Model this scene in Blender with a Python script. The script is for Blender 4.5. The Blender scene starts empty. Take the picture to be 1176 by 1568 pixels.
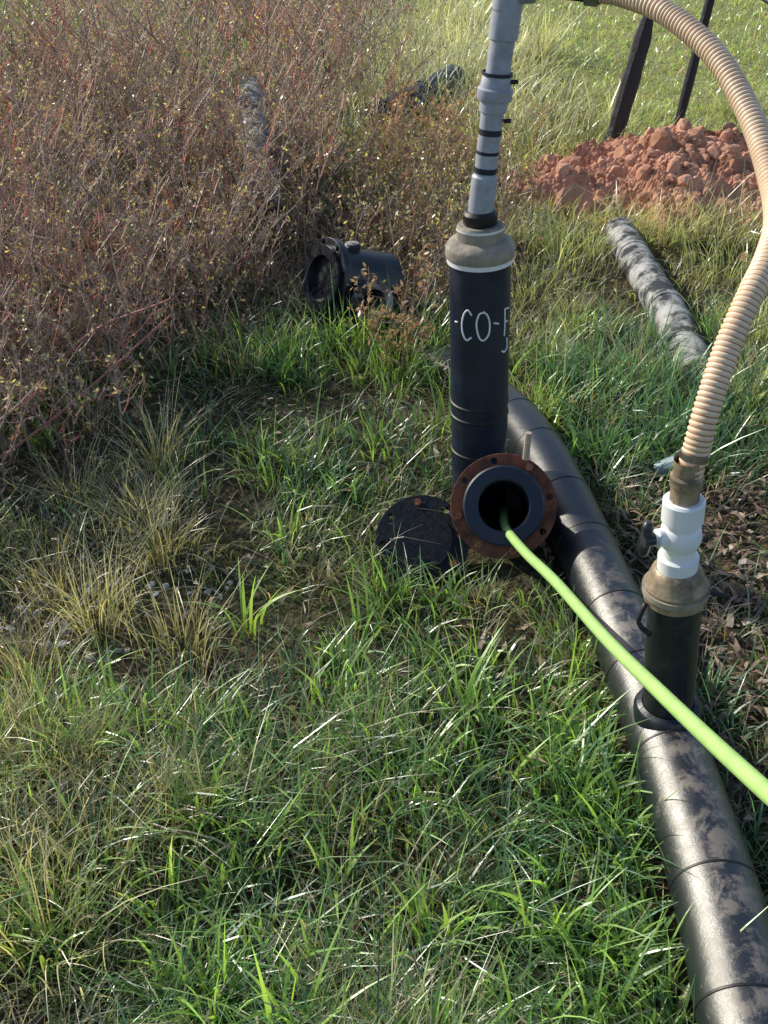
import bpy, math, numpy as np
from mathutils import Vector, Matrix
R=np.random.default_rng(7)
scene=bpy.context.scene
COL=scene.collection
# ---------------------------------------------------------------- noise
_tab=np.random.default_rng(3).random((256,256))
def vnoise(x,y):
    x=np.asarray(x,float);y=np.asarray(y,float)
    xi=np.floor(x).astype(int);yi=np.floor(y).astype(int)
    fx=x-xi;fy=y-yi;fx=fx*fx*(3-2*fx);fy=fy*fy*(3-2*fy)
    g=lambda a,b:_tab[a%256,b%256]
    return (g(xi,yi)*(1-fx)+g(xi+1,yi)*fx)*(1-fy)+(g(xi,yi+1)*(1-fx)+g(xi+1,yi+1)*fx)*fy
def fbm(x,y,o=3):
    s=0;a=.5;t=0
    for i in range(o):
        s=s+a*vnoise(x*2**i+17*i,y*2**i+31*i);t+=a;a*=.5
    return s/t
def gz(x,y):
    x=np.asarray(x,float);y=np.asarray(y,float)
    d=np.hypot(x,y)
    return (fbm(x*1.3+5,y*1.3+9)-.5)*.10 + np.clip((d-12)/40,0,1)*1.2*fbm(x*.05,y*.05)
# ---------------------------------------------------------------- materials
def newmat(n):
    m=bpy.data.materials.new(n);m.use_nodes=True
    nt=m.node_tree;nt.nodes.clear();return m,nt
def principled(n,c,rough=.5,metal=0,c2=None,nscale=8,bump=0,bscale=60,mixlo=.4,mixhi=.65,spec=.5,detail=6):
    m,nt=newmat(n);N=nt.nodes;L=nt.links
    o=N.new('ShaderNodeOutputMaterial');p=N.new('ShaderNodeBsdfPrincipled')
    L.new(p.outputs[0],o.inputs[0])
    p.inputs['Base Color'].default_value=(*c,1);p.inputs['Roughness'].default_value=rough;p.inputs['Metallic'].default_value=metal
    p.inputs['Specular IOR Level'].default_value=spec
    tc=N.new('ShaderNodeTexCoord')
    if c2:
        no=N.new('ShaderNodeTexNoise');no.inputs['Scale'].default_value=nscale;no.inputs['Detail'].default_value=detail;no.inputs['Roughness'].default_value=.65
        L.new(tc.outputs['Object'],no.inputs['Vector'])
        r=N.new('ShaderNodeMapRange');r.inputs['From Min'].default_value=mixlo;r.inputs['From Max'].default_value=mixhi
        L.new(no.outputs['Fac'],r.inputs['Value'])
        mx=N.new('ShaderNodeMix');mx.data_type='RGBA'
        mx.inputs['A'].default_value=(*c,1);mx.inputs['B'].default_value=(*c2,1)
        L.new(r.outputs[0],mx.inputs['Factor']);L.new(mx.outputs['Result'],p.inputs['Base Color'])
        rr=N.new('ShaderNodeMapRange');rr.inputs['To Min'].default_value=rough;rr.inputs['To Max'].default_value=min(1,rough+.3)
        L.new(r.outputs[0],rr.inputs['Value']);L.new(rr.outputs[0],p.inputs['Roughness'])
    if bump:
        n2=N.new('ShaderNodeTexNoise');n2.inputs['Scale'].default_value=bscale;n2.inputs['Detail'].default_value=5
        L.new(tc.outputs['Object'],n2.inputs['Vector'])
        b=N.new('ShaderNodeBump');b.inputs['Strength'].default_value=bump;b.inputs['Distance'].default_value=.01
        L.new(n2.outputs['Fac'],b.inputs['Height']);L.new(b.outputs[0],p.inputs['Normal'])
    return m
def leafmat(n,trans=.45,gloss=.12,rough=.4):
    m,nt=newmat(n);N=nt.nodes;L=nt.links
    o=N.new('ShaderNodeOutputMaterial');a=N.new('ShaderNodeAttribute');a.attribute_name='Col'
    d=N.new('ShaderNodeBsdfDiffuse');t=N.new('ShaderNodeBsdfTranslucent');g=N.new('ShaderNodeBsdfGlossy')
    g.inputs['Roughness'].default_value=rough;g.inputs['Color'].default_value=(.9,.95,1,1)
    mul=N.new('ShaderNodeMix');mul.data_type='RGBA';mul.blend_type='MULTIPLY';mul.inputs['Factor'].default_value=1
    mul.inputs['B'].default_value=(1.4,1.4,.7,1)
    L.new(a.outputs['Color'],mul.inputs['A']);L.new(mul.outputs['Result'],t.inputs['Color'])
    L.new(a.outputs['Color'],d.inputs['Color'])
    m1=N.new('ShaderNodeMixShader');m1.inputs[0].default_value=trans
    L.new(d.outputs[0],m1.inputs[1]);L.new(t.outputs[0],m1.inputs[2])
    m2=N.new('ShaderNodeMixShader');m2.inputs[0].default_value=gloss
    L.new(m1.outputs[0],m2.inputs[1]);L.new(g.outputs[0],m2.inputs[2]);L.new(m2.outputs[0],o.inputs[0])
    return m
M_grass=leafmat('grass_blades',.45,.09,.36)
M_twig=leafmat('shrub_twigs',.05,.05,.5)
M_hdpe=principled('black_hdpe',(.008,.012,.022),.34,c2=(.05,.05,.055),nscale=14,mixlo=.5,mixhi=.8,bump=.15,bscale=40,spec=.6)
M_hdpe2=principled('black_hdpe_clean',(.007,.014,.034),.40,c2=(.020,.028,.048),nscale=9,mixlo=.4,mixhi=.8,spec=.5)
M_cover=principled('black_cover_plate',(.006,.010,.020),.55,c2=(.03,.026,.024),nscale=12,mixlo=.45,mixhi=.8,spec=.3,bump=.2)
M_rust=principled('rusty_iron',(.20,.065,.035),.8,c2=(.06,.028,.02),nscale=22,bump=.5,bscale=90)
M_rustb=principled('rusty_bolt',(.36,.14,.07),.75,c2=(.12,.05,.03),nscale=60,bump=.3,bscale=120)
M_pvc=principled('grey_pvc',(.38,.41,.49),.36,c2=(.24,.26,.31),nscale=25,mixlo=.42,mixhi=.72)
M_tan=principled('weathered_coupling',(.34,.30,.24),.6,c2=(.19,.17,.15),nscale=20,bump=.2)
M_white=principled('white_pvc',(.80,.82,.86),.3,c2=(.6,.6,.6),nscale=18,mixlo=.6,mixhi=.85)
M_hoseA=principled('tan_hose_rib',(.85,.66,.48),.35,c2=(.72,.52,.35),nscale=10)
M_hoseB=principled('tan_hose_groove',(.42,.23,.12),.45,c2=(.34,.18,.10),nscale=10)
M_green=principled('lime_hose',(.42,.66,.22),.32,c2=(.32,.52,.16),nscale=30)
M_black=principled('black_rubber',(.010,.010,.012),.5)
M_brass=principled('dirty_brass',(.36,.28,.19),.45,metal=.2,c2=(.14,.11,.08),nscale=30,bump=.2)
M_steel=principled('steel_clamp',(.45,.45,.45),.3,metal=1)
M_clay=principled('red_clay',(.60,.33,.23),.9,c2=(.34,.16,.095),nscale=5,bump=.8,bscale=25)
M_post=principled('weathered_post',(.016,.018,.026),.7,c2=(.04,.04,.045),nscale=12,bump=.5,bscale=50)
M_rock=principled('gravel_stone',(.42,.43,.45),.8,c2=(.24,.24,.25),nscale=12,bump=.4)
M_gpipe=principled('weathered_pipe',(.40,.40,.40),.6,c2=(.03,.034,.04),nscale=9,bump=.4,mixlo=.42,mixhi=.56)
M_mark=principled('white_marker',(.78,.80,.85),.6)
M_cable=principled('cable_dark',(.02,.05,.05),.5)
M_teal=principled('cable_teal',(.05,.30,.26),.5)
M_cup=principled('pale_blue_plastic',(.22,.32,.38),.5)
def dusty():
    m,nt=newmat('dusty_black_pipe');N=nt.nodes;L=nt.links
    o=N.new('ShaderNodeOutputMaterial');p=N.new('ShaderNodeBsdfPrincipled');L.new(p.outputs[0],o.inputs[0])
    tc=N.new('ShaderNodeTexCoord');ge=N.new('ShaderNodeNewGeometry');sx=N.new('ShaderNodeSeparateXYZ')
    L.new(ge.outputs['True Normal'],sx.inputs[0])
    sp=N.new('ShaderNodeSeparateXYZ');L.new(tc.outputs['Object'],sp.inputs[0])
    near=N.new('ShaderNodeMapRange');near.inputs['From Min'].default_value=1.75;near.inputs['From Max'].default_value=2.15
    near.inputs['To Min'].default_value=1;near.inputs['To Max'].default_value=0
    L.new(sp.outputs['Y'],near.inputs['Value'])
    n=N.new('ShaderNodeTexNoise');n.inputs['Scale'].default_value=19;n.inputs['Detail'].default_value=10;n.inputs['Roughness'].default_value=.78;n.inputs['Distortion'].default_value=.3
    L.new(tc.outputs['Object'],n.inputs['Vector'])
    ad=N.new('ShaderNodeMath');ad.operation='MULTIPLY_ADD';ad.inputs[1].default_value=.20
    L.new(sx.outputs['Z'],ad.inputs[0]);L.new(n.outputs['Fac'],ad.inputs[2])
    r=N.new('ShaderNodeMapRange');r.inputs['From Min'].default_value=.66;r.inputs['From Max'].default_value=.76
    L.new(ad.outputs[0],r.inputs['Value'])
    ml=N.new('ShaderNodeMath');ml.operation='MULTIPLY';L.new(r.outputs[0],ml.inputs[0]);L.new(near.outputs[0],ml.inputs[1])
    mx=N.new('ShaderNodeMix');mx.data_type='RGBA';mx.inputs['A'].default_value=(.007,.010,.018,1);mx.inputs['B'].default_value=(.15,.13,.115,1)
    L.new(ml.outputs[0],mx.inputs['Factor']);L.new(mx.outputs['Result'],p.inputs['Base Color'])
    rr=N.new('ShaderNodeMapRange');rr.inputs['To Min'].default_value=.34;rr.inputs['To Max'].default_value=.6
    L.new(ml.outputs[0],rr.inputs['Value']);L.new(rr.outputs[0],p.inputs['Roughness'])
    cm=N.new('ShaderNodeMapRange');cm.inputs['To Min'].default_value=0;cm.inputs['To Max'].default_value=.7
    L.new(near.outputs[0],cm.inputs['Value']);L.new(cm.outputs[0],p.inputs['Coat Weight'])
    p.inputs['Specular IOR Level'].default_value=.7
    p.inputs['Coat Roughness'].default_value=.36;p.inputs['Coat IOR'].default_value=1.6
    b=N.new('ShaderNodeBump');b.inputs['Strength'].default_value=.3;b.inputs['Distance'].default_value=.006
    L.new(n.outputs['Fac'],b.inputs['Height']);L.new(b.outputs[0],p.inputs['Normal']);L.new(b.outputs[0],p.inputs['Coat Normal'])
    return m
M_dusty=dusty()
def groundmat():
    m,nt=newmat('soil_and_thatch');N=nt.nodes;L=nt.links
    o=N.new('ShaderNodeOutputMaterial');p=N.new('ShaderNodeBsdfPrincipled');L.new(p.outputs[0],o.inputs[0])
    p.inputs['Roughness'].default_value=.95;p.inputs['Specular IOR Level'].default_value=.1
    tc=N.new('ShaderNodeTexCoord')
    n=N.new('ShaderNodeTexNoise');n.inputs['Scale'].default_value=2.2;n.inputs['Detail'].default_value=8
    n2=N.new('ShaderNodeTexNoise');n2.inputs['Scale'].default_value=55;n2.inputs['Detail'].default_value=6
    L.new(tc.outputs['Object'],n.inputs['Vector']);L.new(tc.outputs['Object'],n2.inputs['Vector'])
    c=N.new('ShaderNodeValToRGB');e=c.color_ramp.elements
    e[0].position=.35;e[0].color=(.035,.048,.026,1);e[1].position=.68;e[1].color=(.12,.09,.068,1)
    L.new(n.outputs['Fac'],c.inputs[0])
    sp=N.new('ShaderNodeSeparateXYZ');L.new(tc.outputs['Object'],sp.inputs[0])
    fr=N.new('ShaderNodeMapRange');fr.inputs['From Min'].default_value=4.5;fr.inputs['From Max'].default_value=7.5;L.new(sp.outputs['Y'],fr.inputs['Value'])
    mf=N.new('ShaderNodeMix');mf.data_type='RGBA';mf.inputs['B'].default_value=(.30,.32,.15,1)  # far turf green, also lightened in colour to offset the shade there
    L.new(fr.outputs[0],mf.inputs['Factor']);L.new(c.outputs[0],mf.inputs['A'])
    c2=N.new('ShaderNodeValToRGB');e=c2.color_ramp.elements
    e[0].position=.35;e[0].color=(.45,.45,.45,1);e[1].position=.7;e[1].color=(1.6,1.5,1.3,1)
    L.new(n2.outputs['Fac'],c2.inputs[0])
    mx=N.new('ShaderNodeMix');mx.data_type='RGBA';mx.blend_type='MULTIPLY';mx.inputs['Factor'].default_value=1
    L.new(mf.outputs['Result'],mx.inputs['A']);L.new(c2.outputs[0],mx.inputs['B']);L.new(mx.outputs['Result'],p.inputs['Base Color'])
    b=N.new('ShaderNodeBump');b.inputs['Strength'].default_value=.8;b.inputs['Distance'].default_value=.02
    L.new(n2.outputs['Fac'],b.inputs['Height']);L.new(b.outputs[0],p.inputs['Normal'])
    return m
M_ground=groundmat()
# ---------------------------------------------------------------- mesh helpers
def mesh_np(name,V,Q,mat,colors=None,smooth=False,parent=None,mats=None,midx=None):
    V=np.asarray(V,np.float32);Q=np.asarray(Q,np.int32);k=Q.shape[1]
    me=bpy.data.meshes.new(name);me.vertices.add(len(V));me.vertices.foreach_set('co',V.ravel())
    me.loops.add(Q.size);me.loops.foreach_set('vertex_index',Q.ravel())
    me.polygons.add(len(Q));me.polygons.foreach_set('loop_start',np.arange(0,Q.size,k,dtype=np.int32))
    me.update(calc_edges=True)
    if colors is not None:
        a=me.color_attributes.new('Col','FLOAT_COLOR','POINT')
        c=np.ones((len(V),4),np.float32);c[:,:3]=colors;a.data.foreach_set('color',c.ravel())
    if mats:
        for mm in mats: me.materials.append(mm)
    else: me.materials.append(mat)
    if midx is not None: me.polygons.foreach_set('material_index',np.asarray(midx,np.int32))
    me.polygons.foreach_set('use_smooth',np.full(len(Q),smooth))
    me.validate()
    ob=bpy.data.objects.new(name,me);COL.objects.link(ob)
    if parent: ob.parent=parent
    return ob
def empty(name,loc=(0,0,0)):
    e=bpy.data.objects.new(name,None);e.empty_display_size=.1;COL.objects.link(e);return e
def catmull(P,step):
    P=[Vector(p) for p in P];P=[P[0]*2-P[1]]+P+[P[-1]*2-P[-2]]
    out=[]
    for i in range(1,len(P)-2):
        a,b,c,d=P[i-1:i+3];n=max(2,int((c-b).length/step))
        for k in range(n):
            t=k/n
            out.append(.5*((2*b)+(c-a)*t+(2*a-5*b+4*c-d)*t*t+(3*b-a-3*c+d)*t**3))
    out.append(P[-2]);return out
def sweep(name,pts,rad,sides,mat,parent=None,mats=None,midfn=None,cap=True,smooth=True):
    n=len(pts);C=np.array([list(p) for p in pts]);T=np.gradient(C,axis=0);T/=np.linalg.norm(T,axis=1)[:,None]
    up=np.array([0,0,1.]) if abs(T[0][2])<.9 else np.array([1.,0,0])
    u=np.cross(T[0],up);u/=np.linalg.norm(u);V=[]
    ang=np.linspace(0,2*np.pi,sides,endpoint=False)
    for i in range(n):
        u=u-T[i]*np.dot(u,T[i]);u/=np.linalg.norm(u);v=np.cross(T[i],u)
        r=rad(i) if callable(rad) else rad
        V.append(C[i]+r*(np.cos(ang)[:,None]*u+np.sin(ang)[:,None]*v))
    V=np.concatenate(V);Q=[];mi=[]
    for i in range(n-1):
        for j in range(sides):
            a=i*sides+j;b=i*sides+(j+1)%sides
            Q.append((a,b,b+sides,a+sides));mi.append(midfn(i) if midfn else 0)
    if cap and sides%2==0:
        for i,e in ((0,0),(n-1,1)):
            c=len(V);V=np.vstack([V,C[i]])
            for j in range(0,sides,2):
                a=i*sides+j;b=i*sides+(j+1)%sides;d=i*sides+(j+2)%sides
                Q.append((c,d,b,a) if e==0 else (c,a,b,d));mi.append(0)
    return mesh_np(name,V,Q,mat,smooth=smooth,parent=parent,mats=mats,midx=mi)
def frame(axis):
    z=Vector(axis).normalized();x=Vector((1,0,0)) if abs(z.x)<.9 else Vector((0,1,0))
    y=z.cross(x).normalized();x=y.cross(z);return x,y,z
def lathe(name,prof,origin,axis,mat,parent=None,sides=48,closed=False):
    x,y,z=frame(axis);o=Vector(origin);V=[];Q=[];n=len(prof)
    for r,h in prof:
        for j in range(sides):
            a=2*math.pi*j/sides;V.append(o+z*h+(x*math.cos(a)+y*math.sin(a))*max(r,1e-4))
    for i in range(n if closed else n-1):
        i2=(i+1)%n
        for j in range(sides):
            j2=(j+1)%sides;Q.append((i*sides+j,i*sides+j2,i2*sides+j2,i2*sides+j))
    ob=mesh_np(name,[list(v) for v in V],Q,mat,smooth=True,parent=parent)
    ob.data.set_sharp_from_angle(angle=math.radians(32));return ob
def disc_holes(name,ro,ri,nh,rh,rb,th,origin,axis,mat,parent,rot=0):
    cu=bpy.data.curves.new(name,'CURVE');cu.dimensions='2D';cu.fill_mode='BOTH';cu.extrude=th/2;cu.bevel_depth=.0015
    def circ(cx,cy,r,n=40):
        s=cu.splines.new('POLY');s.points.add(n-1);s.use_cyclic_u=True
        for i in range(n):
            a=2*math.pi*i/n;s.points[i].co=(cx+r*math.cos(a),cy+r*math.sin(a),0,1)
    circ(0,0,ro,72)
    if ri: circ(0,0,ri,56)
    for k in range(nh):
        a=rot+2*math.pi*k/nh;circ(rb*math.cos(a),rb*math.sin(a),rh,16)
    tmp=bpy.data.objects.new(name,cu);COL.objects.link(tmp)
    dg=bpy.context.evaluated_depsgraph_get();me=bpy.data.meshes.new_from_object(tmp.evaluated_get(dg))
    bpy.data.objects.remove(tmp)
    x,y,z=frame(axis);M=Matrix((x,y,z)).transposed().to_4x4();M.translation=Vector(origin);me.transform(M)
    me.materials.clear();me.materials.append(mat)
    ob=bpy.data.objects.new(name,me);COL.objects.link(ob);ob.parent=parent;return ob
def bolt(name,origin,axis,r,l,mat,parent):
    return lathe(name,[(0,0),(r*.6,0),(r*.6,l*.5),(r*1.1,l*.5),(r*1.1,l),(0,l)],origin,axis,mat,parent,sides=6)
# ---------------------------------------------------------------- ground (one sheet)
def axisn(lo,hi,n,p=3):
    t=np.linspace(-1,1,n);s=np.sign(t)*np.abs(t)**p
    return np.where(s<0,-s*lo,s*hi)
gx=axisn(-180,180,260);gy=axisn(-60,260,300)+2
X,Y=np.meshgrid(gx,gy);Z=gz(X,Y)
V=np.stack([X,Y,Z],-1).reshape(-1,3);nx=len(gx)
I=np.arange(len(V)).reshape(X.shape)
Q=np.stack([I[:-1,:-1],I[:-1,1:],I[1:,1:],I[1:,:-1]],-1).reshape(-1,4)
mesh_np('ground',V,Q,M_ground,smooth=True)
# ---------------------------------------------------------------- main pipe
main_pts=[(.585,.35,.09),(.592,.6,.09),(.595,.833,.09),(.605,.967,.09),(.61,1.166,.09),(.603,1.444,.09),(.588,1.706,.09),(.560,2.001,.09),(.534,2.265,.09),(.486,2.618,.09),(.415,2.95,.06),(.29,3.30,-.01),(.13,3.65,-.08),(-.1,3.95,-.16)]
mp=empty('black_pipeline')
cl=catmull(main_pts,.02)
sweep('pipe_body',cl,.080,48,M_dusty,mp)
bead=[];d=0;gaps=[.22,.27,.21,.30,.24,.19,.28];gi=0
for i in range(1,len(cl)):
    d+=(cl[i]-cl[i-1]).length
    if d>gaps[gi%7]:
        d=0;gi+=1;bead.append(i)
for k,i in enumerate(bead):
    t=(cl[min(i+1,len(cl)-1)]-cl[i-1]).normalized()
    lathe('fusion_bead_%d'%k,[(.079,-.004),(.0813,-.002),(.0816,.0),(.0813,.002),(.079,.004)],cl[i],t,M_black,mp)
main_np=np.array([list(p) for p in cl])
# ---------------------------------------------------------------- riser with CO marking + wye and open flange
rz=empty('cleanout_riser_pipe')
B=Vector((.290,2.45,-.05));T=Vector((.2475,2.45,.787))
ax=(T-B).normalized()
def onr(z): return B+ax*((z-B.z)/ax.z)
lathe('riser_body',[(.080,0),(.080,(T-B).length)],B,ax,M_hdpe2,rz,64)
for k,z in enumerate((.22,.335,.375)):
    lathe('fusion_ring_%d'%k,[(.079,-.006),(.083,-.002),(.083,.002),(.079,.006)],onr(z),ax,M_black,rz)
lathe('white_band',[(.081,-.006),(.0865,-.006),(.0865,.006),(.081,.006)],onr(.784),ax,M_white,rz)
lathe('large_coupling',[(.078,.0),(.088,.0),(.090,.005),(.090,.026),(.087,.031),(.080,.040),(.066,.046),(.0,.046)],onr(.791),ax,M_tan,rz)
lathe('reducer_bushing',[(.060,0),(.060,.030),(.056,.036),(0,.036)],onr(.837),ax,M_tan,rz)
lathe('bushing_line',[(.0615,0),(.0615,.006)],onr(.862),ax,M_white,rz)
lathe('black_nut',[(.042,0),(.044,.004),(.044,.026),(.038,.034),(0,.034)],onr(.873),ax,M_black,rz,sides=12)
P1=onr(.900);P2=Vector((.259,2.45,1.172));P3=Vector((.277,2.45,1.375))
a1=(P2-P1).normalized();a2=(P3-P2).normalized()
lathe('grey_pipe_lower',[(.032,0),(.032,.09),(.0275,.095),(.0275,(P2-P1).length)],P1,a1,M_pvc,rz,40)
for k,h in enumerate((.10,.145,.19)):
    lathe('print_band_%d'%k,[(.0280,0),(.0280,.014 if k!=1 else .008)],P1+a1*h,a1,M_hdpe2,rz,40)
lathe('union_coupling',[(.028,-.03),(.033,-.03),(.033,-.006),(.040,-.004),(.042,.0),(.042,.020),(.037,.024),(.034,.048),(.031,.052)],P2,a1,M_pvc,rz,40)
lathe('union_gasket',[(.0345,.049),(.0365,.050),(.0365,.056),(.0345,.057)],P2,a1,M_hdpe2,rz,40)
lathe('clamp_screw',[(0,0),(.005,0),(.005,.022),(0,.022)],P2+Vector((.030,-.01,.036)),(1,-.2,.1),M_black,rz,12)
lathe('clamp_screw_low',[(0,0),(.005,0),(.005,.018),(0,.018)],P2+Vector((.024,-.01,-.05)),(1,-.2,.1),M_black,rz,12)
lathe('grey_pipe_upper',[(.0285,0),(.0285,.125),(.034,.127),(.034,(P3-P2).length)],P2,a2,M_pvc,rz,40)
el=catmull([P3-a2*.02,P3+a2*.012,P3+Vector((.018,-.003,.026)),P3+Vector((.055,-.012,.032))],.006)
sweep('elbow',el,.034,36,M_pvc,rz)
armend=Vector((.47,2.385,1.402))
sweep('horizontal_arm',catmull([P3+Vector((.05,-.012,.032)),P3+Vector((.12,-.03,.032)),armend],.02),.025,32,M_hdpe2,rz)
lathe('arm_clamp',[(.026,0),(.029,0),(.029,.03),(.026,.03)],armend-Vector((.03,-.012,0)),(armend-P3-Vector((.06,-.012,.032))),M_steel,rz)
def stroke(name,pts):
    out=[]
    for th,z in pts:
        c=onr(z+.022);a=math.radians(th);out.append(c+Vector((math.sin(a),-math.cos(a),0))*.0797)
    sweep(name,catmull(out,.004),.0027,6,M_mark,rz)
stroke('mark_C',[(-20,.635),(-27,.648),(-35,.636),(-40,.608),(-38,.580),(-30,.563),(-20,.574)])
stroke('mark_dash_left',[(-58,.604),(-50,.606)])
stroke('mark_O',[(3,.645),(-6,.640),(-11,.610),(-6,.576),(2,.567),(12,.583),(14,.614),(9,.638),(1,.648)])
stroke('mark_dash',[(22,.614),(33,.609)])
stroke('mark_F_stem',[(49,.645),(50,.600),(49,.568)])
stroke('mark_F_top',[(48,.643),(64,.640)]);stroke('mark_F_mid',[(49,.606),(60,.606)])
stroke('mark_F_tail',[(42,.528),(50,.521),(60,.531),(58,.558)])
# wye flange
fl=empty('open_flange_fitting')
FC=Vector((.316,2.139,.222));n=Vector((-.10,-.80,.60)).normalized()
lathe('branch_pipe',[(.066,.016),(.066,-.40),(.080,-.40),(.080,-.02)],FC,n,M_hdpe2,fl,64)
lathe('stub_end',[(.0665,-.03),(.0665,.019),(.071,.023),(.102,.023),(.107,.018),(.107,-.008),(.084,-.012)],FC,n,M_hdpe2,fl,72)
disc_holes('rusty_backing_ring',.139,.090,8,.0105,.123,.018,FC-n*.020,n,M_rust,fl,rot=.2)
x_,y_,z_=frame(n)
for k in (1,4,6):
    a=.2+2*math.pi*k/8
    bolt('bolt_%d'%k,FC-n*.014+(x_*math.cos(a)+y_*math.sin(a))*.123,n,.011,.014,M_rustb,fl)
lathe('wye_collar',[(.084,-.33),(.092,-.32),(.092,-.12),(.084,-.10)],FC,n,M_hdpe2,fl)
lathe('upright_stud',[(0,0),(.009,0),(.009,.075),(0,.075)],FC+Vector((.055,.05,.115)),(.03,.1,1),principled('stud_galv',(.5,.40,.34),.6,c2=(.3,.2,.15)),fl,10)
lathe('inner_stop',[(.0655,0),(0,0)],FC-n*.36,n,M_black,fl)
# blind flange
bf=empty('blind_flange_cover')
BC=Vector((.105,2.18,.076));bn=Vector((-.05,-.62,.78)).normalized()
disc_holes('cover_plate',.128,0,8,.0105,.108,.022,BC,bn,M_cover,bf,rot=.1)
lathe('raised_face',[(.086,.01),(.084,.0165),(0,.0165)],BC,bn,M_cover,bf)
x_,y_,z_=frame(bn)
for k in (0,2,7):
    a=.1+2*math.pi*k/8
    bolt('cover_bolt_%d'%k,BC+bn*.01+(x_*math.cos(a)+y_*math.sin(a))*.108,bn,.010,.010,M_rust,bf)
# ---------------------------------------------------------------- valve riser
vr=empty('pvc_valve_riser')
vb=Vector((.606,1.47,.12));vt=Vector((.562,1.47,.50));va=(vt-vb).normalized()
lathe('saddle_tee',[(.070,-.03),(.070,.05),(.064,.06),(.054,.065)],vb,va,M_hdpe,vr)
lathe('riser_pipe',[(.052,0),(.052,(vt-vb).length),(0,(vt-vb).length)],vb,va,M_hdpe,vr)
lathe('tan_reducer',[(.054,-.03),(.060,-.03),(.060,.006),(.055,.012),(.050,.03),(.046,.04),(.040,.045),(0,.045)],vt,va,M_brass,vr,40)
lathe('reducer_ring',[(.060,.0),(.064,.0),(.064,.012),(.060,.012)],vt-va*.012,va,M_tan,vr,40)
v0=vt+va*.043;v1=Vector((.543,1.47,.70));vv=(v1-v0).normalized();VL=(v1-v0).length
lathe('valve_body',[(.0,0),(.038,0),(.038,.028),(.031,.032),(.031,.052),(.036,.058),(.039,.075),(.036,.095),(.032,.10),(.032,.108),(.038,.112),(.038,VL-.004),(.034,VL),(0,VL)],v0,vv,M_white,vr,40)
hc=v0+vv*.075
lathe('valve_stem',[(.018,.03),(.018,.048),(.010,.05),(.010,.062),(0,.062)],hc,(-1,-.25,.05),M_white,vr,24)
hb=hc+Vector((-.066,-.017,.003))
sweep('valve_handle',[hb+Vector((-.002,.0,.040)),hb+Vector((-.004,0,.028)),hb,hb+Vector((-.004,0,-.026)),hb+Vector((-.002,0,-.036))],lambda i:(.007,.011,.010,.011,.007)[i],12,M_hdpe,vr)
lathe('handle_hub',[(0,-.012),(.014,-.012),(.014,.01),(0,.01)],hb,(-1,-.25,0),M_hdpe,vr,16)
lathe('hose_barb',[(0,0),(.027,0),(.027,.03),(.030,.032),(.030,.05),(.026,.055),(.026,.085)],v1,vv,M_brass,vr,12)
lathe('cam_lever',[(0,0),(.006,0),(.005,.045),(0,.045)],vt+Vector((.055,-.02,0)),(1,-.1,-.25),M_black,vr,10)
sweep('black_strap',catmull([vt+Vector((-.058,-.02,-.03)),vt+Vector((-.068,-.03,-.07)),vt+Vector((-.045,-.045,-.09))],.01),.005,8,M_black,vr)
# ---------------------------------------------------------------- corrugated hose
hose=[(.541,1.47,.74),(.545,1.472,.785),(.561,1.5,.877),(.592,1.55,.963),(.631,1.60,1.038),(.670,1.66,1.080),(.703,1.74,1.119),(.716,1.85,1.164),(.704,1.98,1.238),(.658,2.12,1.322),(.584,2.26,1.378),(.507,2.355,1.400),(.45,2.392,1.402)]
hp=catmull(hose,.0024)
ho=empty('corrugated_hose')
sweep('hose_body',hp,lambda i:(.0238 if i%4 in(0,1) else .0218),28,M_hoseA,ho,mats=[M_hoseA,M_hoseB],midfn=lambda i:1 if i%4==2 else 0)
lathe('hose_clamp',[(.0240,0),(.0265,0),(.0265,.012),(.0240,.012)],Vector(hose[1]),(.1,.1,1),M_steel,ho)
# ---------------------------------------------------------------- lime hose
gh=[(.36,2.42,.02),(.335,2.25,.115),(.326,2.12,.160),(.350,1.93,.225),(.383,1.713,.311),(.42,1.377,.442),(.438,1.107,.575),(.452,.907,.676),(.461,.773,.747),(.469,.657,.809),(.50,.35,.93),(.6,.0,.98)]
lo=empty('lime_green_hose')
sweep('hose',catmull(gh,.02),.0122,24,M_green,lo)
# ---------------------------------------------------------------- second cleanout tee
ft=empty('flanged_pipe_tee')
tc=Vector((-.13,3.95,.12))
ta=Vector((-.80,-.50,.28)).normalized()
lathe('tee_body',[(.0,-.16),(.135,-.16),(.135,.14),(0,.14)],tc,ta,M_hdpe,ft)
disc_holes('end_flange',.165,.10,8,.012,.148,.03,tc+ta*.13,ta,M_hdpe,ft)
lathe('end_face',[(.10,.145),(.135,.15),(.135,.165),(.095,.165),(.085,.10),(0,.1)],tc,ta,M_hdpe,ft)
ba=Vector((.35,-.85,.1)).normalized()
lathe('side_branch',[(.07,.05),(.07,.20),(.085,.20),(.085,.235),(.055,.235),(.055,.10),(0,.1)],tc-Vector((0,0,.03)),ba,M_gpipe,ft)
lathe('top_boss',[(.035,.11),(.035,.155),(.028,.165),(0,.165)],tc,(0,0,1),M_gpipe,ft,16)
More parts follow.
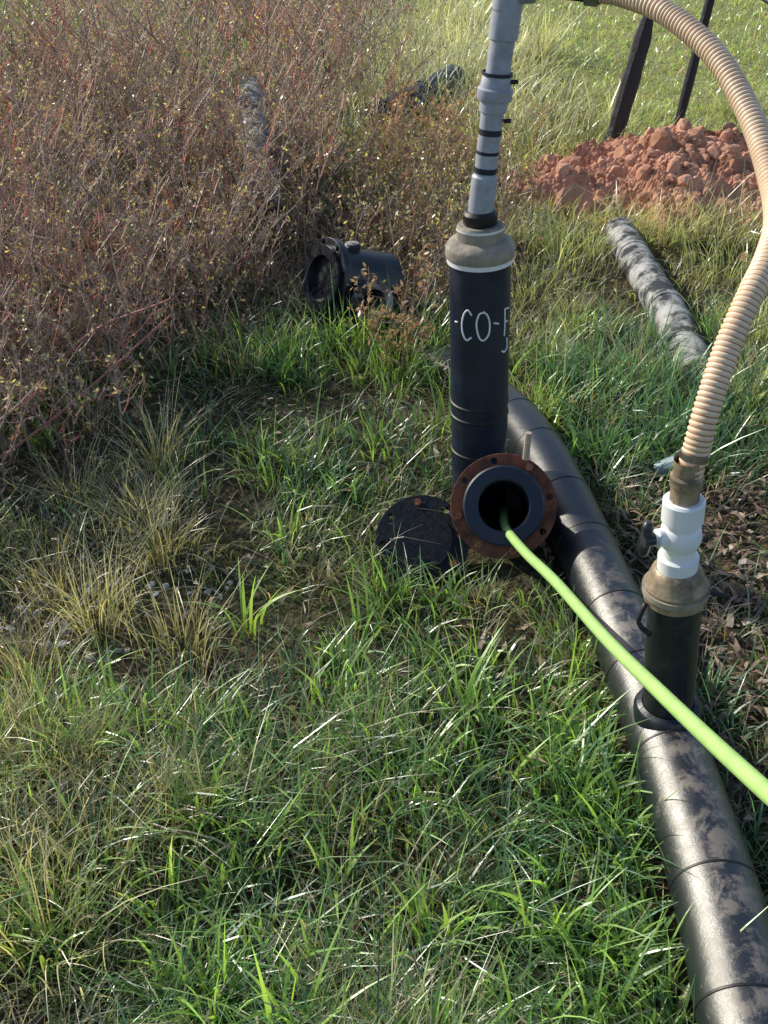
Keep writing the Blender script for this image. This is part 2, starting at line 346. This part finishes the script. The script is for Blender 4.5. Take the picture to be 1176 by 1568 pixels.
# ---------------------------------------------------------------- other pipes
def lying(name,pts,r,mat,cols=()):
    e=empty(name);c=catmull(pts,.03)
    sweep('pipe_wall',c,r,32,mat,e)
    for k,f in enumerate(cols):
        i=int(f*(len(c)-2))+1;t=(c[i]-c[i-1]).normalized()
        lathe('coupling_%d'%k,[(r,-.02),(r*1.05,-.018),(r*1.05,.018),(r,.02)],c[i],t,mat,e,32)
    return e
lying('weathered_pipe',[(1.165,4.80,.04),(1.17,4.2,.04),(1.175,3.7,.04),(1.18,3.25,.0)],.074,M_gpipe,(.2,.6))
lying('weathered_pipe',[(-.78,6.1,.42),(-.72,5.6,.40),(-.64,5.15,.32),(-.56,4.7,.16)],.078,M_gpipe,(.3,.7))
lying('black_pipe',[(.0,6.65,.14),(.25,7.1,.16),(.50,7.6,.18)],.11,M_hdpe,(.5,))
cp=empty('plastic_cup');lathe('cup_wall',[(0,0),(.024,0),(.030,.075),(.032,.077),(.028,.075),(.022,.004)],(.865,2.62,.03),(.5,-.3,.4),M_cup,cp,28)
# ---------------------------------------------------------------- clay mound
def rocks(name,C,S,mat,parent=None,seed=1,flat=1.):
    import bmesh
    bm=bmesh.new();bmesh.ops.create_icosphere(bm,subdivisions=2,radius=1)
    v0=np.array([v.co[:] for v in bm.verts]);f0=np.array([[v.index for v in f.verts] for f in bm.faces]);bm.free()
    rr=np.random.default_rng(seed);V=[];F=[]
    for k,(c,s) in enumerate(zip(C,S)):
        v=v0*(1+rr.normal(0,.06,(len(v0),1)))
        for _ in range(5):
            d=rr.normal(size=3);d/=np.linalg.norm(d);p=v@d;lim=rr.uniform(.45,.85);v-=np.outer(np.clip(p-lim,0,None),d)
        v*=rr.uniform(.6,1.2,3)*np.array([1,1,flat]);a=rr.uniform(0,6.28);c_,s_=np.cos(a),np.sin(a)
        v=v@np.array([[c_,-s_,0],[s_,c_,0],[0,0,1]])
        V.append(v*s+np.array(c));F.append(f0+k*len(v0))
    return mesh_np(name,np.concatenate(V),np.concatenate(F),mat,parent=parent)
def moundh(X,Y):
    U=(X-1.95)/1.45;W=(Y-5.55)/.80
    d=np.sqrt(U**2+W**2)+(fbm(U*2+4,W*2+8)-.5)*.5
    h=np.clip(1-d,0,1)**.7*.30
    return h*(.6+.8*fbm(X*3,Y*3))+(fbm(X*7,Y*7,5)-.5)*.20*(d<1)
md=empty('red_clay_mound')
nn=240;u=np.linspace(-1,1,nn);U,W=np.meshgrid(u,u);X=1.95+1.45*U;Y=5.55+.80*W
Z=gz(X,Y)+moundh(X,Y)-.03+R.normal(0,.006,X.shape)
I=np.arange(nn*nn).reshape(nn,nn)
Q=np.stack([I[:-1,:-1],I[:-1,1:],I[1:,1:],I[1:,:-1]],-1).reshape(-1,4)
mesh_np('mound_body',np.stack([X,Y,Z],-1).reshape(-1,3),Q,M_clay,parent=md)
nC=1300;cx=R.normal(1.75,.72,nC);cy=R.normal(5.45,.36,nC)
hz=gz(cx,cy)+moundh(cx,cy)-.03
rocks('clay_clods',np.stack([cx,cy,hz],-1),.006+R.gamma(1.0,.013,nC),M_clay,md)
nG=230;gxp=-.82+R.normal(0,.17,nG);gyp=1.95+R.normal(0,.28,nG)
rocks('gravel',np.stack([gxp,gyp,gz(gxp,gyp)+.001],-1),R.uniform(.004,.013,nG),M_rock,seed=4,flat=.55)
# ---------------------------------------------------------------- posts & cables
def post(name,b,t,r0,r1,mat):
    pts=[Vector(b)+(Vector(t)-Vector(b))*s for s in np.linspace(0,1,14)]
    rr=np.random.default_rng(int(r0*1e4))
    e=empty(name)
    sweep('shaft',pts,lambda i:(r0+(r1-r0)*i/13)*(1+.10*rr.uniform(-1,1)),10,mat,e,smooth=False)
    return e
p1=post('wooden_post',(1.38,6.28,-.1),(1.50,6.28,.62),.058,.052,M_post)
lathe('post_tip',[(.052,-.02),(.054,.05),(.035,.16),(.028,.26),(0,.28)],(1.50,6.28,.62),(.14,0,1),M_post,p1,9)
p2=post('wooden_post',(1.79,6.35,-.1),(1.93,6.35,1.35),.030,.026,M_post)
def cable(name,pts,r,mat):
    e=empty(name);sweep('strand',catmull(pts,.04),r,8,mat,e)
cable('overhead_cable',[(1.90,6.3,1.10),(2.05,6.0,.92),(2.3,5.8,.86),(2.7,5.6,.92)],.007,M_cable)
cable('overhead_cable',[(1.92,6.3,1.22),(2.2,6.3,1.02),(2.5,6.2,.95),(3.0,6,1.0)],.006,M_teal)
cable('garden_hose',[(2.45,6.0,1.05),(2.34,6.0,1.0),(2.32,6.0,.93),(2.42,6.0,.88),(2.6,6,.90)],.013,M_teal)
# ---------------------------------------------------------------- vegetation
def pipe_clear(x,y,r=.10):
    P=main_np[main_np[:,2]>-.03][::3]
    d=np.full(len(x),9.)
    for p in P: d=np.minimum(d,np.hypot(x-p[0],y-p[1]))
    ok=d>r
    ok&=np.hypot(x-.29,y-2.45)>.10
    ok&=~((np.abs(x-.32)<.12)&(y>2.04)&(y<2.45))
    ok&=~((np.abs(x-.105)<.11)&(y>2.10)&(y<2.30))
    ok&=~((np.abs(x-1.17)<.08)&(y>3.3)&(y<4.8))
    ok&=~((((x-1.95)/1.15)**2+((y-5.55)/.58)**2)<.8)
    ok&=~((np.abs(x+.15)<.17)&(np.abs(y-3.88)<.2))
    return ok
def blades(x,y,h,w,lean,az,droop,cb,S=4,z0=None):
    N=len(x);s=np.linspace(0,1,S+1)[None,:]
    h=h[:,None];lean=lean[:,None]
    z=h*(s-droop[:,None]*s**2.2)
    rad=lean*h*s**1.7
    dx=np.cos(az)[:,None];dy=np.sin(az)[:,None]
    base=(gz(x,y) if z0 is None else z0)-.005
    C=np.stack([x[:,None]+rad*dx,y[:,None]+rad*dy,base[:,None]+z],-1)
    sa=az+np.pi/2+R.normal(0,.7,N)
    side=np.stack([np.cos(sa),np.sin(sa),R.normal(0,.25,N)],-1)
    wd=w[:,None]*np.clip(1-s**2.0,.04,1)*.5*np.where(s==0,.7,1)
    L_=C-side[:,None,:]*wd[...,None];Rr=C+side[:,None,:]*wd[...,None]
    V=np.stack([L_,Rr],2).reshape(-1,3)
    i0=(np.arange(N)*(S+1)*2)[:,None]+(np.arange(S)*2)[None,:]
    Q=np.stack([i0,i0+1,i0+3,i0+2],-1).reshape(-1,4)
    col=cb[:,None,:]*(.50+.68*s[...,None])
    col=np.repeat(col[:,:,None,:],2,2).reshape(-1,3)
    return V,Q,col
class Acc:
    def __init__(s): s.V=[];s.Q=[];s.C=[];s.n=0
    def add(s,V,Q,C): s.V.append(V);s.Q.append(Q+s.n);s.C.append(C);s.n+=len(V)
    def build(s,name,mat): return mesh_np(name,np.concatenate(s.V),np.concatenate(s.Q),mat,np.clip(np.concatenate(s.C),0,.85))
GREEN=np.array([.14,.26,.10]);GREEN2=np.array([.30,.50,.12]);YEL=np.array([.62,.66,.30]);STRAW=np.array([.76,.66,.46]);BROWN=np.array([.36,.25,.18])
def palette(x,y):
    N=len(x)
    far=np.clip((y-2.9)/1.2,0,1)*np.clip((x-.15)/.4,0,1)
    left=np.clip((-x-.30)/.3,0,1)*np.clip((3-y)/.5,0,1)
    straw=.20+.38*left+.22*far+.45*np.clip((fbm(x*2,y*2)-.48)*4,0,1)
    u=R.random(N)
    c=GREEN[None]*(1-R.random(N)[:,None]*.5)+GREEN2[None]*R.random(N)[:,None]*.5
    c=c*(1-far[:,None]*.75)+YEL[None]*far[:,None]*.8
    m=u<straw;c[m]=STRAW*R.uniform(.3,.9,(m.sum(),1))
    br=(np.clip(1-np.hypot((x+.1)/.9,(y-4.6)/1.0),0,1)>R.random(N)*.7)
    c[br]=BROWN*R.uniform(.6,1.6,(br.sum(),1))
    return c*R.uniform(.65,1.35,(N,1))
def field(N,y0,y1,pw):
    pw=pw+1e-3
    u=R.random(N);y=(y0**(1-pw)+u*(y1**(1-pw)-y0**(1-pw)))**(1/(1-pw))
    x=R.uniform(-1,1,N)*(.52*y+.8);return x,y
def dens(x,y):
    d=-.65+2.4*fbm(x*3.6,y*3.6)
    d*=1-.45*np.clip(1.4-np.hypot((x+.82)/.22,(y-1.95)/.32),0,1)
    d*=1-.70*np.clip(1.5-np.hypot((x-1.0)/.42,(y-2.0)/.75),0,1)
    return np.clip(d,.10,1)
g=Acc()
x,y=field(110000,.35,5,1.05);k=(R.random(len(x))<dens(x,y))&pipe_clear(x,y,.085);x,y=x[k],y[k];N=len(x)
az=R.uniform(0,6.28,N)*.6+fbm(x*2,y*2,2)*9;hh=R.gamma(5,.011,N)*(.15+1.7*fbm(x*3.0+7,y*3.0)**1.3)+.012
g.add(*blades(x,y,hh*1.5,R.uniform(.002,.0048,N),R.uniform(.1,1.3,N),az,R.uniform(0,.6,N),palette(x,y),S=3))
x,y=field(75000,4.6,24,1.45);k=pipe_clear(x,y,.1);x,y=x[k],y[k];N=len(x)
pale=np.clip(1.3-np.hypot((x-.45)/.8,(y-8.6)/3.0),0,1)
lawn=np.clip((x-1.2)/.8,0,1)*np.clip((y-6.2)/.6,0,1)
c=palette(x,y);c=c*(1-lawn[:,None])+np.array([.54,.70,.25])*R.uniform(.6,1.2,(N,1))*lawn[:,None]  # lawn green, its colour raised to make up for low sun and thicket shadow
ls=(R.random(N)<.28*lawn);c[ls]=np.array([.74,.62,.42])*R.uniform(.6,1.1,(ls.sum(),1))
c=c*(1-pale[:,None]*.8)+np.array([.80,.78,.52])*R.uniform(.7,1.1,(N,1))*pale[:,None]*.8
hh=R.gamma(5,.018,N)*(.5+fbm(x*1.3,y*1.3))*(1-.60*lawn)*(1+1.8*pale)+.03
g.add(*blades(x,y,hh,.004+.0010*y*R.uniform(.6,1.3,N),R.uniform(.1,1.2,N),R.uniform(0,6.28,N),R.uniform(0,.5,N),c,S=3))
def tufts(cx,cy,n,hlo,hhi,wlo,whi,spread,colf,leanm=.9,S=5,clear=.09):
    for a,b in zip(cx,cy):
        m=max(4,int(n*R.uniform(.5,1.4)));x=a+R.normal(0,spread,m);y=b+R.normal(0,spread,m)
        k=pipe_clear(x,y,clear);x,y=x[k],y[k];m=len(x)
        if m==0: continue
        az=np.arctan2(y-b,x-a)+R.normal(0,.7,m);tone=R.uniform(.65,1.35);hs=R.uniform(.65,1.25)
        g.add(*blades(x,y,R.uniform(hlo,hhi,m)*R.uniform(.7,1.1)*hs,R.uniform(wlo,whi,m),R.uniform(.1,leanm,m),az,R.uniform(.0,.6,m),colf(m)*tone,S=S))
cg=lambda m:GREEN2*R.uniform(.55,1.4,(m,1))
cgb=lambda m:np.array([.15,.31,.15])*R.uniform(.5,1.3,(m,1))
cy_=lambda m:YEL*R.uniform(.6,1.2,(m,1))
x,y=field(1150,.4,3.8,1.0);k=(fbm(x*2.6+3,y*2.6)>.49)&(x>-1.4);x,y=x[k],y[k]
tufts(x,y,17,.09,.22,.004,.009,.030,cg)
x,y=field(900,.4,3.8,1.0);k=(fbm(x*2.6+3,y*2.6)>.44)&(x>-1.3);x,y=x[k],y[k]
tufts(x,y,18,.07,.18,.004,.008,.033,cgb,1.2)
N=80;x=R.uniform(.62,1.35,N);y=R.uniform(2.6,3.7,N);tufts(x,y,22,.12,.26,.004,.008,.05,cgb,.8)
N=46;x=R.normal(-.12,.26,N);y=R.normal(3.50,.15,N);tufts(x,y,20,.12,.25,.004,.008,.05,cg,.8)
N=26;x=R.uniform(.18,.62,N);y=R.uniform(2.75,3.4,N);tufts(x,y,16,.12,.24,.004,.007,.04,cg,.8)
tufts([-.03,.0,.05,.12,.18,.24,.30,.37,-.04,.16],[2.08,2.0,2.0,2.0,2.03,1.98,1.98,1.98,2.22,1.94],12,.08,.17,.004,.007,.03,cg,.8)
yy=R.uniform(.6,2.0,60);tufts(.50-.05*R.random(60)-np.clip(yy-1.6,0,1)*.08,yy,12,.08,.18,.004,.008,.03,cg,.9)
yy=R.uniform(.8,1.9,24);tufts(.72+.06*R.random(24),yy,12,.08,.18,.004,.008,.03,cgb,.9)
px=[-.05,.12,.17,.22,.28,-.10,-.25,-.42,.02,.38,-.35,.10,-.6,.30,-.15,.45,-.30,-.02,.24,-.12,-.48]
py=[1.9,1.75,1.6,1.25,1.75,1.15,1.25,1.1,2.15,1.5,1.9,1.05,1.0,1.05,.85,1.05,.9,1.5,1.42,1.68,1.45]
tufts(px,py,10,.15,.28,.007,.012,.022,lambda m:np.array([.46,.70,.16])*R.uniform(.7,1.2,(m,1)),.75,7)
sx=[-.73,-.50,-.78,-.80,-.71,-.53,-.62,-.9,-1.1,-.42,-.95,-1.0,.95,1.3,.8,.62,-.66,-.45,-.85,-.70,-.85,-.95,-.6,-.72,-.78,-.62,-.68,-.56,-.88,-.74,-.90]
sy=[2.37,1.81,1.53,1.30,2.66,3.3,2.2,1.2,1.6,1.6,2.5,2.9,3.3,3.1,3.9,3.4,1.45,1.3,1.0,1.15,1.7,2.2,1.0,1.42,1.2,1.28,1.05,1.16,1.45,1.9,2.05]
tufts(sx,sy,115,.14,.30,.0018,.0036,.045,lambda m:(STRAW*.75+YEL*.25)*R.uniform(.45,1.1,(m,1)),.8,5)
x,y=field(230,.5,4.5,1.0);tufts(x,y,26,.08,.19,.0018,.0034,.04,lambda m:STRAW*R.uniform(.35,1.0,(m,1)),1.3,5)
N=300;x=R.uniform(.45,3.4,N);y=R.uniform(2.9,7.5,N);k=((((x-1.95)/1.45)**2+((y-5.5)/.75)**2)>.8)&~((np.abs(x-1.17)<.17)&(y>3.2)&(y<4.8));tufts(x[k],y[k],40,.10,.27,.003,.007,.07,cy_,.9,4)
N=34;x=R.uniform(1.3,2.6,N);y=R.uniform(4.65,5.05,N);tufts(x,y,36,.14,.30,.003,.006,.07,lambda m:np.array([.80,.72,.50])*R.uniform(.5,1.05,(m,1)),.8,4)
N=120;x=R.normal(.55,.42,N);y=R.uniform(6.3,11,N);tufts(x,y,50,.22,.5,.006,.013,.10,lambda m:np.array([.83,.81,.58])*R.uniform(.65,1.0,(m,1)),.8,4)
N=1300;x,y=field(N,.4,5,1.0);k=pipe_clear(x,y,.085);x,y=x[k],y[k];N=len(x)
V,Q,C=blades(x,y,R.uniform(.06,.18,N),R.uniform(.002,.006,N),R.uniform(.8,1.4,N),R.uniform(0,6.28,N),R.uniform(.6,.95,N),STRAW*R.uniform(.4,1.1,(N,1)),S=4,z0=gz(x,y)+R.uniform(.01,.05,N));g.add(V,Q,C)
g.build('grass',M_grass)
l=Acc();N=6500
x=np.concatenate([R.normal(1.0,.32,N//2),R.normal(-.2,1.3,N//2)]);y=np.concatenate([R.normal(2.1,.7,N//2),R.uniform(.6,5.5,N//2)])
k=pipe_clear(x,y,.08);x,y=x[k],y[k];N=len(x)
l.add(*blades(x,y,R.uniform(.015,.045,N),R.uniform(.010,.028,N),R.uniform(.7,1.8,N),R.uniform(0,6.28,N),R.uniform(.3,1,N),np.array([.26,.18,.13])*R.uniform(.4,1.6,(N,1)),S=2,z0=gz(x,y)+R.uniform(.0,.03,N)))
l.build('leaf_litter',M_twig)
# ---------------------------------------------------------------- shrub thicket
def strands(C,rad,col,sides=3):
    N,S1,_=C.shape;d=C[:,-1]-C[:,0];d/=np.linalg.norm(d,axis=1)[:,None]+1e-9
    ref=np.tile([.37,.91,.17],(N,1));u=np.cross(d,ref);u/=np.linalg.norm(u,axis=1)[:,None]+1e-9;v=np.cross(d,u)
    a=np.arange(sides)*2*np.pi/sides
    ring=(np.cos(a)[None,:,None]*u[:,None,:]+np.sin(a)[None,:,None]*v[:,None,:])
    V=C[:,:,None,:]+ring[:,None,:,:]*rad[:,:,None,None]
    i0=(np.arange(N)*S1*sides)[:,None,None]+(np.arange(S1-1)*sides)[None,:,None]
    j=np.arange(sides)[None,None,:];j2=(j+1)%sides
    Q=np.stack([i0+j,i0+j2,i0+j2+sides,i0+j+sides],-1).reshape(-1,4)
    cc=np.repeat(np.repeat(col[:,None,:],S1,1).reshape(N,S1,1,3),sides,2).reshape(-1,3)
    return V.reshape(-1,3),Q,cc
tw=Acc();lf=Acc()
def shrub_stems(x,y,h,colbase,nb=9,ns=3,leafc=None,r0=.0035,leafn=2,lsz=.016,az=None,ln=None):
    N=len(x);S=6;s=np.linspace(0,1,S+1)
    if az is None: az=R.uniform(0,6.28,N);ln=R.uniform(.05,.45,N)
    ln=ln*h
    wob=np.cumsum(R.normal(0,.018,(N,S+1,3)),1)*h[:,None,None]*1.6;wob[:,0]=0
    dist=np.hypot(x,y);rs=(r0*np.clip(.6+.1*dist,.8,2.))[:,None]
    C=np.stack([x[:,None]+np.cos(az)[:,None]*ln[:,None]*s**1.2,y[:,None]+np.sin(az)[:,None]*ln[:,None]*s**1.2,gz(x,y)[:,None]-.01+h[:,None]*s[None]],-1)+wob
    tint0=np.where(R.random((N,1))<.4,np.array([.75,.85,.95]),np.array([1,1,1]))
    tw.add(*strands(C,np.linspace(1,.35,S+1)[None]*rs*R.uniform(.6,1.4,(N,1)),colbase*R.uniform(.3,1.5,(N,1))*tint0))
    idx=np.repeat(np.arange(N),nb);M=len(idx);t=R.uniform(.18,.97,M)*S;i=np.minimum(t.astype(int),S-1);f=t-i
    P=C[idx,i]*(1-f)[:,None]+C[idx,i+1]*f[:,None]
    ba=R.uniform(0,6.28,M);L=h[idx]*R.uniform(.12,.46,M)*(1.15-t/S*.6);up=R.uniform(.5,1.8,M)
    D=np.stack([np.cos(ba),np.sin(ba),up],-1);D/=np.linalg.norm(D,axis=1)[:,None]
    q=np.linspace(0,1,4);B_=P[:,None]+D[:,None]*L[:,None,None]*q[None,:,None];B_[:,:,2]+=.15*L[:,None]*q**2
    B_[:,1:]+=R.normal(0,.06,(M,3,3))*L[:,None,None]
    tint=np.where(R.random((M,1))<.20,np.array([1.35,.65,.65]),np.array([1,1,1]))
    tw.add(*strands(B_,np.linspace(1,.4,4)[None]*rs[idx]*.52*R.uniform(.7,1.2,(M,1)),colbase*R.uniform(.5,1.8,(M,1))*tint))
    idx2=np.repeat(np.arange(M),ns);K=len(idx2);f=R.uniform(.3,1,K);Pq=B_[idx2,1]*(1-f)[:,None]+B_[idx2,3]*f[:,None]
    D2=D[idx2]+R.normal(0,.5,(K,3));D2/=np.linalg.norm(D2,axis=1)[:,None];L2=L[idx2]*R.uniform(.25,.6,K)
    T_=Pq[:,None]+D2[:,None]*L2[:,None,None]*np.linspace(0,1,3)[None,:,None]
    tw.add(*strands(T_,np.linspace(1,.5,3)[None]*rs[idx[idx2]]*.3*R.uniform(.8,1.3,(K,1)),colbase*R.uniform(.8,2.0,(K,1))*tint[idx2]))
    idx3=np.repeat(np.arange(K),leafn);J=len(idx3);f=R.uniform(.2,1,J)
    Pl=T_[idx3,0]*(1-f)[:,None]+T_[idx3,2]*f[:,None]
    a=R.normal(size=(J,3));a/=np.linalg.norm(a,axis=1)[:,None];b=np.cross(a,R.normal(size=(J,3)));b/=np.linalg.norm(b,axis=1)[:,None]
    sz=(lsz*R.uniform(.3,1.3,J)*(.7+.1*np.hypot(Pl[:,0],Pl[:,1])))[:,None]
    V=np.stack([Pl,Pl+a*sz*.5+b*sz*.22,Pl+a*sz,Pl+a*sz*.5-b*sz*.22],1).reshape(-1,3)
    Q=np.arange(J*4).reshape(-1,4)
    cl_=leafc(J);lf.add(V,Q,np.repeat(cl_,4,0))
def edgeX(y):
    return np.interp(y,[2.4,2.7,3.2,3.6,4.5,5.2,7,9,13,20],[-1.15,-.92,-.72,-.60,-.48,-.35,-.1,-.1,.15,.4])
def leafc(J):
    u=R.random((J,1));c=np.where(u<.40,np.array([.46,.35,.25]),np.where(u<.74,np.array([.50,.47,.22]),np.where(u<.86,np.array([.44,.22,.18]),np.array([.78,.70,.28]))))
    return c*R.uniform(.4,1.3,(J,1))
NB=62;u=R.random(NB);by=3.6*(15/3.6)**u;bx=edgeX(by)-.15-R.gamma(1.3,.5,NB)*(.5+.26*by)
fx=np.array([-1.35,-1.15,-1.0,-1.45,-1.25,-.95,-1.7,-1.55,-1.1,-.82,-1.9,-1.3,-1.75,-2.1,-.9,-1.5,-1.2,-.98,-1.42]);fy=np.array([2.75,3.05,3.35,3.1,3.4,3.7,2.9,3.3,3.8,4.1,3.4,3.75,3.6,3.2,4.5,4.0,2.72,2.95,2.6])
bx=np.concatenate([bx,fx]);by=np.concatenate([by,fy])
k=bx>-(.5*by+1.6);bx,by=bx[k],by[k]
x=[];y=[];hh_=[];aa=[];ll=[]
for a,b in zip(bx,by):
    m=int(R.integers(8,17));t=R.uniform(0,6.28,m);sp=.09+.02*b
    x+=list(a+R.normal(0,sp,m));y+=list(b+R.normal(0,sp,m))
    H=R.uniform(.75,1.15)*np.clip(.62+.1*(b-2.6),.6,1.1)*(.7+.3*min(1,max(0,(edgeX(b)-a)/.8)))
    hh_+=list(H*R.uniform(.6,1.1,m));aa+=list(t);ll+=list(R.uniform(.1,.9,m))
x,y,hh_,aa,ll=map(np.array,(x,y,hh_,aa,ll))
shrub_stems(x,y,hh_,np.array([.40,.29,.225]),nb=9,ns=3,leafc=leafc,az=aa,ln=ll,r0=.0052)
N=380;u=R.random(N);y=2.6*(14/2.6)**u;x=edgeX(y)+.1-R.gamma(1.4,.5,N)*(.5+.28*y)
shrub_stems(x,y,R.uniform(.12,.42,N),np.array([.24,.165,.13]),nb=6,ns=2,leafc=leafc,r0=.0034)
N=360;x=R.normal(.0,.42,N);y=R.normal(4.9,.85,N);k=(y>3.3)&(x<.7)&~((np.abs(x+.2)<.30)&(y<4.12));x,y=x[k],y[k]
shrub_stems(x,y,R.uniform(.12,.46,len(x)),np.array([.34,.24,.18]),nb=6,ns=2,leafc=leafc,r0=.0028,lsz=.02)
N=11;x=R.normal(.04,.10,N);y=R.normal(3.5,.08,N)
shrub_stems(x,y,R.uniform(.15,.36,N),np.array([.34,.20,.13]),nb=9,ns=3,leafc=lambda J:np.array([.46,.30,.20])*R.uniform(.5,1.2,(J,1)),r0=.0028,lsz=.024)
N=30;x=R.normal(.25,.25,N);y=R.normal(5.9,.4,N)
shrub_stems(x,y,R.uniform(.25,.5,N),np.array([.40,.24,.13]),nb=12,ns=3,leafc=lambda J:np.array([.58,.36,.20])*R.uniform(.6,1.3,(J,1)))
for (a,b,c_) in [((-1.35,2.45,.03),(-1.05,2.70,.16),(-.72,3.10,.34)),((-1.2,2.9,.05),(-1.0,3.0,.3),(-.70,3.05,.42))]:
    cc=catmull([a,b,c_],.04);C=np.array([[list(p) for p in cc]])
    tw.add(*strands(C,np.full((1,len(cc)),.004),np.array([[.42,.16,.13]]),5))
tw.build('shrub_thicket_twigs',M_twig);lf.build('shrub_thicket_leaves',M_grass)
par=empty('shrub_thicket')
for nme in ('shrub_thicket_twigs','shrub_thicket_leaves'): bpy.data.objects[nme].parent=par
# ---------------------------------------------------------------- light, world, camera
el_=math.radians(30);azs=math.atan2(-.82,.57)
sd=Vector((math.sin(azs)*math.cos(el_),math.cos(azs)*math.cos(el_),math.sin(el_)))
su=bpy.data.lights.new('sun','SUN');su.energy=5;su.angle=math.radians(.5);su.color=(1,.93,.77)
so=bpy.data.objects.new('sun',su);COL.objects.link(so);so.rotation_euler=sd.to_track_quat('Z','Y').to_euler()
w=bpy.data.worlds.new('World');scene.world=w;w.use_nodes=True;nt=w.node_tree
bg=nt.nodes['Background'];sk=nt.nodes.new('ShaderNodeTexSky');sk.sky_type='NISHITA';sk.sun_disc=False;sk.dust_density=1
sk.sun_elevation=el_;sk.sun_rotation=azs;nt.links.new(sk.outputs[0],bg.inputs[0]);bg.inputs[1].default_value=.15
cam=bpy.data.cameras.new('camera');co=bpy.data.objects.new('camera',cam);COL.objects.link(co)
cam.sensor_fit='VERTICAL';cam.sensor_height=36;cam.lens=36*1506/1568;co.location=(0,0,1.7);co.rotation_euler=(math.radians(55),0,0)
cam.clip_start=.02;cam.clip_end=1000;scene.camera=co
scene.view_settings.view_transform='Standard';scene.view_settings.look='None';scene.view_settings.exposure=0
